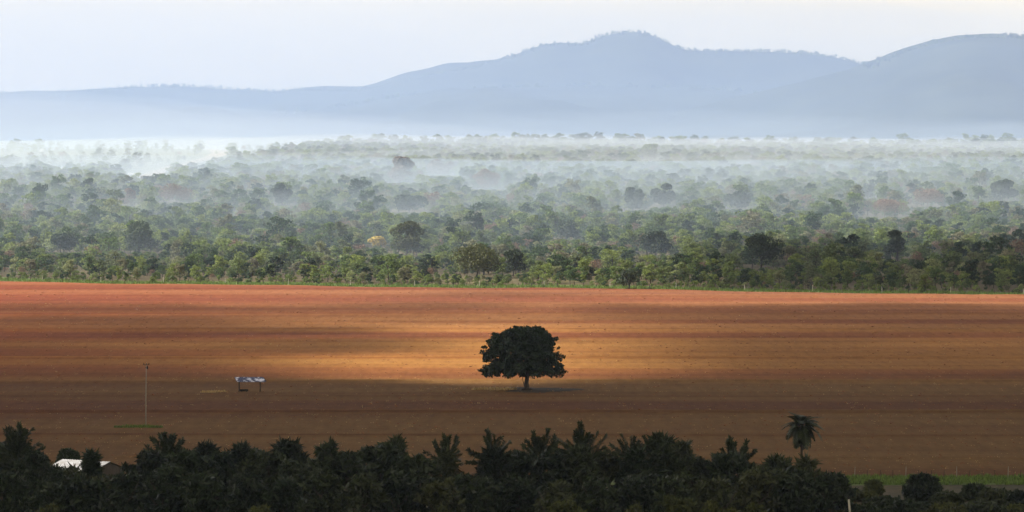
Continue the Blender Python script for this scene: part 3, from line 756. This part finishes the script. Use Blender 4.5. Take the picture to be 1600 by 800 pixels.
# ------------------------------------------------------------------ foreground palms and trees
def frond_mesh(seed, L=3.3, droop=.5, lf=.62):
    """feather frond: arching rachis along +x with two ranks of narrow leaflets"""
    r = np.random.default_rng(seed); mb = MB(); n = 40; pts = []
    for i in range(9):
        t = i / 8; pts.append(Vector((L * t * (1 - .18 * droop * t), .05 * math.sin(t * 3 + seed), -droop * L * .55 * t ** 2.2)))
    mb.tube(pts, [.05 * (1 - .85 * i / 8) for i in range(9)], 4)
    for i in range(n):
        t = .16 + .84 * i / (n - 1); k = min(int(t * 8), 7); f_ = t * 8 - k; p = pts[k].lerp(pts[k + 1], f_); d = (pts[k + 1] - pts[k]).normalized()
        ln = lf * (math.sin(math.pi * min(1, t * .82 + .18)) ** .6 + .12) * r.uniform(.85, 1.15)
        for s_ in (-1, 1):
            side = Vector((0, s_, 0)) + d * .75 + Vector((0, 0, .30 + r.normal() * .14)); side.normalize()
            tip = p + side * ln + Vector((0, 0, -.16 * ln * (1 + droop))); mid = p + side * ln * .5
            w = d * .05
            mb.add([p - w * .6, p + w * .6, mid + w, tip, mid - w], [(0, 1, 2, 3, 4)])
    return mb.me('frond', M['frond'])
def plume_mesh(seed, L=3.7):
    """leafy plume: a curved branch along +x closely set with narrow leaves all round"""
    r = np.random.default_rng(seed); mb = MB(); pts = []
    for i in range(7):
        t = i / 6; pts.append(Vector((L * t, .12 * math.sin(t * 4 + seed), -.22 * L * t ** 2.2 + .05 * math.sin(t * 5 + seed * 2))))
    mb.tube(pts, [.06 * (1 - .8 * i / 6) for i in range(7)], 4)
    for i in range(150):
        t = .22 + .78 * r.random() ** .8; k = min(int(t * 6), 5); p = pts[k].lerp(pts[k + 1], t * 6 - k); d = (pts[k + 1] - pts[k]).normalized()
        n = Vector(r.normal(size=3)); n -= d * n.dot(d); n.normalize()
        v = (n + d * r.uniform(.5, 1.3) + Vector((0, 0, -.25))).normalized(); ln = r.uniform(.3, .68) * (1.15 - .6 * abs(t - .6)); w = v.cross(Vector((0, 0, 1))).normalized() * .07
        mb.add([p, p + v * ln * .5 + w, p + v * ln, p + v * ln * .5 - w], [(0, 1, 2, 3)])
    return mb.me('branch', M['frond'])
PL = [plume_mesh(s_) for s_ in range(1, 6)]
FR = {'down': [frond_mesh(s_, 2.6, 1.2, .7) for s_ in (4, 5, 6)]}
def feathery(px, py_top, D, size, label, nfr=22, wide=1.0):
    q = at(px, py_top, D); h = q.z - 3.35 * size; t = empty('feathery_tree', (q.x, D, 0), random.random() * 6.28); tag(t, label, 'tree')
    mb = MB(); mb.tube([(.2, 0, -.3), (.1, 0, h * .4), (0, 0, h * .97), (0, 0, h + .3)], [.2, .15, .11, .05], 8)
    link('trunk', mb.me('trunk', M['pale_bark'], True), t)
    for i in range(nfr):
        u = i / (nfr - 1); o = link('branch', PL[random.randrange(5)], t, (0, 0, h - 1.5 * u * random.random()))
        o.rotation_euler = (random.uniform(-3, 3), -R(88 - 80 * wide * u ** 1.05 + random.uniform(-9, 9)), i * 2.39996 + random.uniform(-.5, .5)); o.scale = (size * random.uniform(.62, 1.05),) * 3
    return t
def palm(px, py_top, D, size, style, label, nfr=26, trunk_lean=0, group=None):
    q = at(px, py_top, D); reach = 1.2 * size
    h = q.z - reach; t = empty('palm_tree', (q.x, D, 0), random.random() * 6.28); tag(t, label, 'palm', group)
    mb = MB(); mb.tube([(trunk_lean, 0, -.3), (trunk_lean * .7, 0, h * .4), (0, 0, h * .97), (0, 0, h + .25 * size)], [.2 * size, .14 * size, .12 * size, .05], 9)
    link('trunk', mb.me('trunk', M['bark'], True), t)
    for i in range(nfr):
        u = i / (nfr - 1); az = i * 2.39996 + random.uniform(-.2, .2)
        el = 80 - 140 * u + random.uniform(-6, 6)
        ms = FR[style]; o = link('frond', ms[i % len(ms)], t, (0, 0, h + .15 * size * (1 - u)))
        o.rotation_euler = (random.uniform(-.5, .5), -R(el), az); o.scale = (size * random.uniform(.7, 1.12),) * 3
    return t
palm(1253, 651, 605, 1.2, 'down', 'tall shaggy palm with hanging fronds standing alone above the right tree belt', 34)
feathery(697, 678, 585, 1.0, 'feathery tree with wide open upright plumes, left one of the pair at centre', 26, 1.0)
feathery(771, 675, 590, 1.0, 'feathery tree with a fuller fan of plumes, right one of the pair at centre', 28)
feathery(845, 675, 596, 1.0, 'bushy feathery tree between the central pair and the tallest feathery tree', 30)
feathery(908, 667, 588, 1.05, 'tallest feathery tree of the belt, below and right of the lone tree', 32)
feathery(985, 681, 592, .8, 'flat-topped feathery tree right of the tallest one', 24, 1.1)
feathery(1022, 677, 590, .8, 'feathery tree touching the flat-topped one on its right', 26, 1.1)
feathery(262, 682, 600, 1.1, 'broad bristly feathery tree right of the white-roofed farmhouse', 40)
feathery(24, 670, 590, 1.1, 'ragged feathery tree at the far left edge of the tree belt', 36)
feathery(1146, 690, 588, 1.05, 'wide dark feathery tree between the gap and the shaggy palm', 40)
feathery(1226, 714, 584, .8, 'low feathery tree left below the tall shaggy palm', 22)

def broadleaf(px, py_top, D, wpx, label, mat='near', hpx=None, seed=0, nl=4200, size=.34, bark='bark', spread=.38, name='tree', cat='tree', group=None, base=None, wk=1.0, asp=3.2):
    q = at(px, py_top, D); s = D / F; W = wpx * s * wk; H = q.z - float(gz(q.x, D))
    t = empty(name, (q.x, D, float(gz(q.x, D)))); tag(t, label, cat, group)
    r = np.random.default_rng(seed + 900); mb = MB(); limbs(mb, r, H, .018 * H + .04, W * spread, 7, .35, .04, 7)
    link('trunk', mb.me('trunk', M[bark]), t)
    b = H * .3 if base is None else base
    pr = .34; lv, lf = leaves(r, round_puffs(r, W, H, b, 70, .17, .85, .3), nl, size / (1 if asp < 4 else 1.6), .5 if asp > 4 else .3, asp, .9, .3)
    link('crown', mesh('crown', lv, lf, M[mat]), t); return t
# px, top y, D, width px, label
BT = [(104, 728, 596, 74, 'thin-leaved tree letting the white roof shine through'),
 (697, 708, 583, 44, 'spiky low tree under the left tree of the central feathery pair'),
 (772, 702, 588, 56, 'spiky low tree under the right tree of the central feathery pair'),
 (908, 698, 584, 60, 'spiky low tree under the tallest feathery tree'),
 (1000, 702, 588, 76, 'spiky low tree under the flat-topped feathery tree'),
 (82, 733, 592, 34, 'small thin-leaved tree before the left part of the white roof'),
 (512, 694, 592, 44, 'small spiky tree top in the dip left of centre'),
 (620, 685, 600, 46, 'small spiky tree top just left of the central feathery pair'),
 (450, 692, 600, 66, 'spiky topped dark tree in the left half of the belt'),
 (375, 697, 600, 66, 'spiky topped dark tree left of its slightly higher neighbour'),
 (322, 694, 606, 44, 'small spiky tree top right of the broad bristly tree'),
 (142, 708, 604, 27, 'small spiky tree top before the farmhouse roof ridge'),
 (60, 722, 600, 60, 'dark leafy tree hiding the left end of the farmhouse roof'),
 (1034, 684, 590, 60, 'dark bushy head behind the flat-topped feathery tree'),
 (1066, 694, 628, 36, 'small paler tree top in the gap right of the flat-topped feathery tree'),
 (1215, 718, 584, 60, 'spiky topped dark tree left below the tall shaggy palm'),
 (1262, 716, 582, 50, 'spiky topped dark tree right below the tall shaggy palm'),
(12, 690, 605, 95, 'dark tree behind the ragged feathery tree at the left edge'),
 (55, 705, 585, 70, 'dark tree between the ragged feathery tree and the white roof'),
 (95, 741, 590, 90, 'dark low tree in front of the white roof'),
 (160, 744, 595, 80, 'dark low tree below the gable of the farmhouse'),
 (105, 704, 668, 45, 'small faint tree behind the ridge of the white roof'),
 (235, 706, 590, 90, 'dark tree left under the broad bristly tree'),
 (295, 702, 585, 90, 'dark tree right under the broad bristly tree'),
 (350, 706, 592, 80, 'dark tree filling the belt under the low spiky tops'),
 (415, 701, 588, 95, 'round dark tree in the left half of the tree belt'),
 (470, 712, 580, 80, 'dark tree left of the dip in the tree belt'),
 (540, 705, 590, 90, 'dark tree right of the dip in the tree belt'),
 (590, 691, 584, 100, 'high rounded dark tree left of the central feathery pair'),
 (650, 708, 578, 80, 'dark tree with pale forked trunk left of the central feathery pair'),
 (740, 742, 570, 90, 'low dark tree filling the space below the central feathery pair'),
 (815, 705, 592, 70, 'dark tree right of the central feathery pair'),
 (870, 704, 585, 80, 'dark tree below the bushy feathery tree'),
 (950, 704, 592, 80, 'dark tree between the tallest and the flat-topped feathery trees'),
 (1010, 740, 572, 90, 'dark tree below the flat-topped feathery tree'),
 (1082, 712, 590, 90, 'dark rounded tree in the gap right of the flat-topped feathery tree'),
 (1140, 708, 582, 90, 'dark tree under the wide feathery tree'),
 (1195, 728, 575, 80, 'dark tree left below the shaggy palm'),
 (1240, 732, 578, 90, 'dark tree under the tall shaggy palm'),
 (1300, 742, 596, 52, 'small round dark tree right of the shaggy palm'),
 (1442, 742, 634, 64, 'round dark bushy tree standing alone by the bright grass strip')]
for i, (px, py, D, w, lab) in enumerate(BT[:17]):
    broadleaf(px, py, D, w, lab, seed=300 + i, nl=int(900 + w * 26) if i not in (0, 5) else 900, size=.5, base=2.0, wk=1.1, asp=6.5)
for i, (px, py, D, w, lab) in enumerate(BT[17:]):
    broadleaf(px, py, D, w, lab, seed=i, bark='pale_bark' if i in (12, 15, 17, 14) else 'bark', base=(0.3 if i == 23 else 2.0 if D < 640 else 1.5), nl=6000, wk=1.28 if i not in (4, 22, 23) else 1)
# a second, nearer row closes the belt below, brighter-leaved crowns at the very bottom
r = np.random.default_rng(5)
WORDS = ['far left corner', 'left of the white roof', 'below the white roof', 'below the farmhouse gable', 'below the broad bristly tree', 'left quarter', 'below the low spiky tops', 'left half', 'under the dip in the belt',
         'left of centre', 'below the pale forked trunk', 'below the left tree of the central pair', 'below the right tree of the central pair', 'below the lone tree', 'under the tallest feathery tree', 'right of the tallest feathery tree', 'under the flat-topped feathery tree', 'right of centre', 'under the wide feathery tree', 'left of the shaggy palm', 'under the shaggy palm', 'right of the shaggy palm']
for i in range(22):
    px = 10 + i * 61.5; top = 738 + r.uniform(-9, 9) + (6 if i > 12 else 0) + (14 if i in (1, 2) else 0)
    broadleaf(px, top, 545 + r.uniform(-6, 6), 98, 'dark crown of the nearest tree row, ' + WORDS[i], seed=40 + i, nl=4200, size=.36, base=1.0)
for i, (px, py, w, lab) in enumerate([(885, 783, 95, 'lighter green crown at the bottom edge below the tallest feathery tree'), (1000, 788, 80, 'lighter green crown at the bottom edge under the flat-topped feathery tree'), (1060, 776, 90, 'lighter green crown at the bottom edge right of centre'), (1120, 781, 110, 'broad lighter green crown at the bottom edge below the wide feathery tree'), (1180, 788, 60, 'small lighter green crown at the bottom edge left of the shaggy palm'), (80, 790, 90, 'lighter green crown in the bottom left corner'), (410, 792, 90, 'lighter green crown at the bottom edge in the left quarter')]):
    broadleaf(px, py, 520, w, lab, mat='olive', seed=80 + i, nl=3000, size=.3, base=1.0)
# shrubs in the lower right corner
SH = [(1335, 765, 640, 80, 'olive'), (1385, 775, 615, 90, 'near'), (1365, 752, 650, 34, 'olive'), (1480, 768, 628, 60, 'near'), (1525, 757, 640, 50, 'near'), (1560, 764, 630, 70, 'near'), (1597, 768, 622, 60, 'near'),
      (1420, 781, 605, 90, 'near'), (1475, 786, 595, 90, 'olive'), (1540, 782, 600, 110, 'near'), (1600, 788, 598, 90, 'olive'), (1350, 788, 590, 80, 'near'), (1290, 765, 612, 60, 'olive')]
SW = ['just right of the small round tree', 'left of the bare brown ground', 'small one in front of the grass strip', 'right of the lone bushy tree', 'with a pointed top by the grass strip', 'wide one right of the pointed one', 'at the right edge',
      'below the lone bushy tree', 'olive one at the bottom right', 'broad one at the bottom right', 'in the bottom right corner', 'beside the pale leaning post', 'olive one at the end of the tree belt']
for i, (px, py, D, w, mt) in enumerate(SH):
    broadleaf(px, py, D, w, 'dark shrub in the lower right, ' + SW[i], mat=mt, seed=120 + i, nl=2200, size=.28, name='shrub', cat='shrub', base=.1)

# ------------------------------------------------------------------ clouds out of view, outlines drawn from the shade wanted on the land
CH = 760.0
off = Vector((S.x, S.y)) * (CH / S.z)
def shade(x, D):
    """how much shade is wanted at the ground point (x, D)"""
    px = 800 + x / np.maximum(D, 200) * F; y = 200 + CAM_H * F / np.maximum(D, 200)
    wob = 4 * np.sin(px / 90.0) + 3 * np.sin(px / 37.0 + 1)
    e = np.interp(px, [-400, 0, 250, 420, 800, 1000, 1250, 1600, 2000], [572, 574, 582, 594, 601, 594, 588, 580, 572]) + wob * .7
    c = np.clip((y - e) / 7 + .5, 0, 1)
    n1 = np.sin(px / 133.0 + y / 9.0) + .6 * np.sin(px / 61.0 - y / 6.0 + 2) + .5 * np.sin(px / 29.0 + y / 4.0)
    n2 = np.sin(px / 210.0 - y / 13.0 + 1) + .6 * np.sin(px / 90.0 + y / 7.0)
    def streak(px0, px1, y0, y1, a, soft=9.0, ex0=130, ex1=200):
        ex = np.clip((px - px0) / ex0, 0, 1) * np.clip((px1 - px) / ex1, 0, 1)
        yy = y + wob * .35 + 2.2 * n1
        v = np.clip((yy - y0) / soft + .5, 0, 1) * np.clip((y1 - yy) / soft + .5, 0, 1)
        return a * ex * v * v * (3 - 2 * v) * np.clip(.94 + .14 * n2, 0, 1)
    for s_ in [(-600, 560, 494, 700, .90, 12, 100, 330), (-600, 740, 526, 554, .95, 9, 100, 260), (-600, 660, 507, 523, .85), (-600, 900, 476, 490, .6), (-600, 360, 556, 620, .75),
               (840, 2200, 484, 700, .95, 14, 330), (1120, 2200, 530, 550, 1, 8), (800, 2200, 476, 502, .72), (700, 1100, 528, 538, .3), (560, 1000, 458, 468, .3), (-600, 2200, 484, 506, .36)]:
        c = np.maximum(c, streak(*s_))
    # over the woodland at right
    wx = np.clip((px - 1000) / 200, 0, 1); wd = np.clip((D - 1475 + x * .42) / 30, 0, 1) * np.clip((1800 - D) / 60, 0, 1)
    c = np.maximum(c, .7 * wx * wd)
    # the small gap that lets the sun onto the farmhouse roofs
    gap = np.clip((px + 60) / 20, 0, 1) * np.clip((205 - px) / 14, 0, 1) * np.clip((D - 640) / 5, 0, 1) * np.clip((670 - D) / 5, 0, 1)
    return c * (1 - gap)
gx = np.concatenate([np.arange(-3000, -620, 60.0), np.arange(-620, 620, 8.0), np.arange(620, 3060, 60.0)]); gy = np.concatenate([np.arange(-3000, -300, 60.0), np.arange(-300, 2060, 5.0)])
X, Y = np.meshgrid(gx, gy); C = shade(X, Y)

nzf = np.sin(X / 41.0 + np.sin(Y / 57.0)) * np.sin(Y / 33.0 + np.sin(X / 71.0) * 2)
solid = C > .02
idx = -np.ones(C.shape, int); vs = []
cell = solid[:-1, :-1] | solid[1:, :-1] | solid[:-1, 1:] | solid[1:, 1:]
use = np.zeros(C.shape, bool); use[:-1, :-1] |= cell; use[1:, :-1] |= cell; use[:-1, 1:] |= cell; use[1:, 1:] |= cell
idx[use] = np.arange(use.sum()); m_ = int(use.sum())
thick = 3 + 8 * C ** .5 * (1 + .35 * nzf)
bx_, by_, bc = X[use] + off.x, Y[use] + off.y, C[use]
top = np.stack([bx_, by_, CH + thick[use] * np.clip(bc * 20, 0, 1)], 1); bot = np.stack([bx_, by_, np.full(m_, CH) - 1], 1)
ii, jj = np.nonzero(cell)
q = np.stack([idx[ii, jj], idx[ii, jj + 1], idx[ii + 1, jj + 1], idx[ii + 1, jj]], 1)
me = mesh('shade_clouds', np.concatenate([top, bot]), np.concatenate([q, q[:, ::-1] + m_]), None, True)
at_ = me.attributes.new('cover', 'FLOAT', 'POINT'); at_.data.foreach_set('value', np.concatenate([bc, bc]).astype(np.float32))
mc = bpy.data.materials.new('shade_cloud'); mc.use_nodes = True; nt = mc.node_tree; nt.nodes.clear()
out = nt.nodes.new('ShaderNodeOutputMaterial'); tb = nt.nodes.new('ShaderNodeBsdfTransparent'); df = nt.nodes.new('ShaderNodeBsdfDiffuse'); tl = nt.nodes.new('ShaderNodeBsdfTranslucent')
df.inputs[0].default_value = (.8, .8, .82, 1); tl.inputs[0].default_value = (.30, .31, .33, 1)
m1 = nt.nodes.new('ShaderNodeMixShader'); m1.inputs[0].default_value = .35; m2 = nt.nodes.new('ShaderNodeMixShader')
aa = nt.nodes.new('ShaderNodeAttribute'); aa.attribute_name = 'cover'
cr = nt.nodes.new('ShaderNodeMapRange'); cr.inputs[2].default_value = 1; cr.inputs[3].default_value = 0; cr.inputs[4].default_value = .88
nt.links.new(aa.outputs['Fac'], cr.inputs[0]); nt.links.new(cr.outputs[0], m2.inputs[0])
nt.links.new(df.outputs[0], m1.inputs[1]); nt.links.new(tl.outputs[0], m1.inputs[2])
nt.links.new(tb.outputs[0], m2.inputs[1]); nt.links.new(m1.outputs[0], m2.inputs[2]); nt.links.new(m2.outputs[0], out.inputs[0])
me.materials.append(mc); tag(link('shade_clouds', me), 'broken low clouds out of view, shaped to shade the field', kind='stuff')

# ------------------------------------------------------------------ smoke and haze
def volmat(name, col, dens, aniso):
    m = bpy.data.materials.new(name); m.use_nodes = True; nt = m.node_tree; nt.nodes.clear()
    out = nt.nodes.new('ShaderNodeOutputMaterial'); pv = nt.nodes.new('ShaderNodeVolumePrincipled')
    pv.inputs['Color'].default_value = (*col, 1); pv.inputs['Density'].default_value = dens; pv.inputs['Anisotropy'].default_value = aniso
    nt.links.new(pv.outputs[0], out.inputs['Volume']); return m
def smoke_bank(name, cx, cd, lx, ld, h, mat, seed, ex=.4, am=.5, taper=0):
    """low bank of smoke lying on the land: flat bottom, uneven top thinning out at its rim"""
    nu, nv = 72, 44; v = []
    for j in range(nv + 1):
        for i in range(nu + 1):
            a, b = i / nu * 2 - 1, j / nv * 2 - 1
            a2 = a * math.sqrt(1 - b * b / 2); b2 = b * math.sqrt(1 - a * a / 2)
            rr = min(1, a2 * a2 + b2 * b2); x = cx + a2 * lx; D = cd + b2 * ld
            nzv = .95 + am * mnoise.fractal(Vector((x / 300.0 + seed, D / 700.0, seed)), 1, 2, 4)
            v.append((x, D, float(gz(x, D)) + .3 + h * (1 - taper * (b2 + 1) / 2) * max(0, 1 - rr) ** ex * max(nzv, .3)))
    n1 = len(v); v += [(x, D, float(gz(x, D)) - 3) for x, D, z in v]
    fs = []; w = nu + 1
    for j in range(nv):
        for i in range(nu):
            k = j * w + i; fs.append((k, k + 1, k + w + 1, k + w)); fs.append((k + n1, k + w + n1, k + w + 1 + n1, k + 1 + n1))
    rim = [i for i in range(w)] + [j * w + nu for j in range(1, nv + 1)] + [nv * w + i for i in range(nu - 1, -1, -1)] + [j * w for j in range(nv - 1, 0, -1)]
    for a, b in zip(rim, rim[1:] + rim[:1]): fs.append((b, a, a + n1, b + n1))
    o = link(name, mesh(name, v, fs, mat)); tag(o, kind='stuff'); return o
smoke_bank('smoke', 150, 4500, 2300, 2500, 19, volmat('smoke', (.84, .92, .99), 6e-4, .2), 1, .4, .3)
smoke_bank('thinning_smoke', 100, 5000, 2600, 3100, 42, volmat('thinning_smoke', (.66, .81, 1), 1.25e-4, .2), 3, .7, .5)
smoke_bank('drifting_smoke', -200, 5600, 2600, 3300, 80, volmat('drifting_smoke', (.60, .78, 1), 3.5e-5, .2), 8, .8, .5)
smoke_bank('smoke', -260, 3300, 640, 760, 16, volmat('white_smoke', (.90, .95, .98), 2e-4, .2), 6, .5)
smoke_bank('smoke', -150, 2560, 1000, 1020, 22, volmat('light_smoke', (.64, .81, 1), 6.5e-4, .2), 4, .45, .2)
smoke_bank('smoke', -1500, 7800, 1900, 2400, 120, volmat('thin_smoke', (.80, .88, 1), 2.0e-4, .2), 9, 1.0, .2)
smoke_bank('distant_haze', -1700, 10300, 4700, 4700, 400, volmat('blue_haze', (.43, .64, 1), .95e-4, .2), 12, .6, .1)

box = MB(); box.box((0, 9300, 239), (17600, 19600, 482))
ho = link('haze', box.me('haze', volmat('haze', (.60, .72, 1.0), 4.5e-5, .2))); tag(ho, kind='stuff')
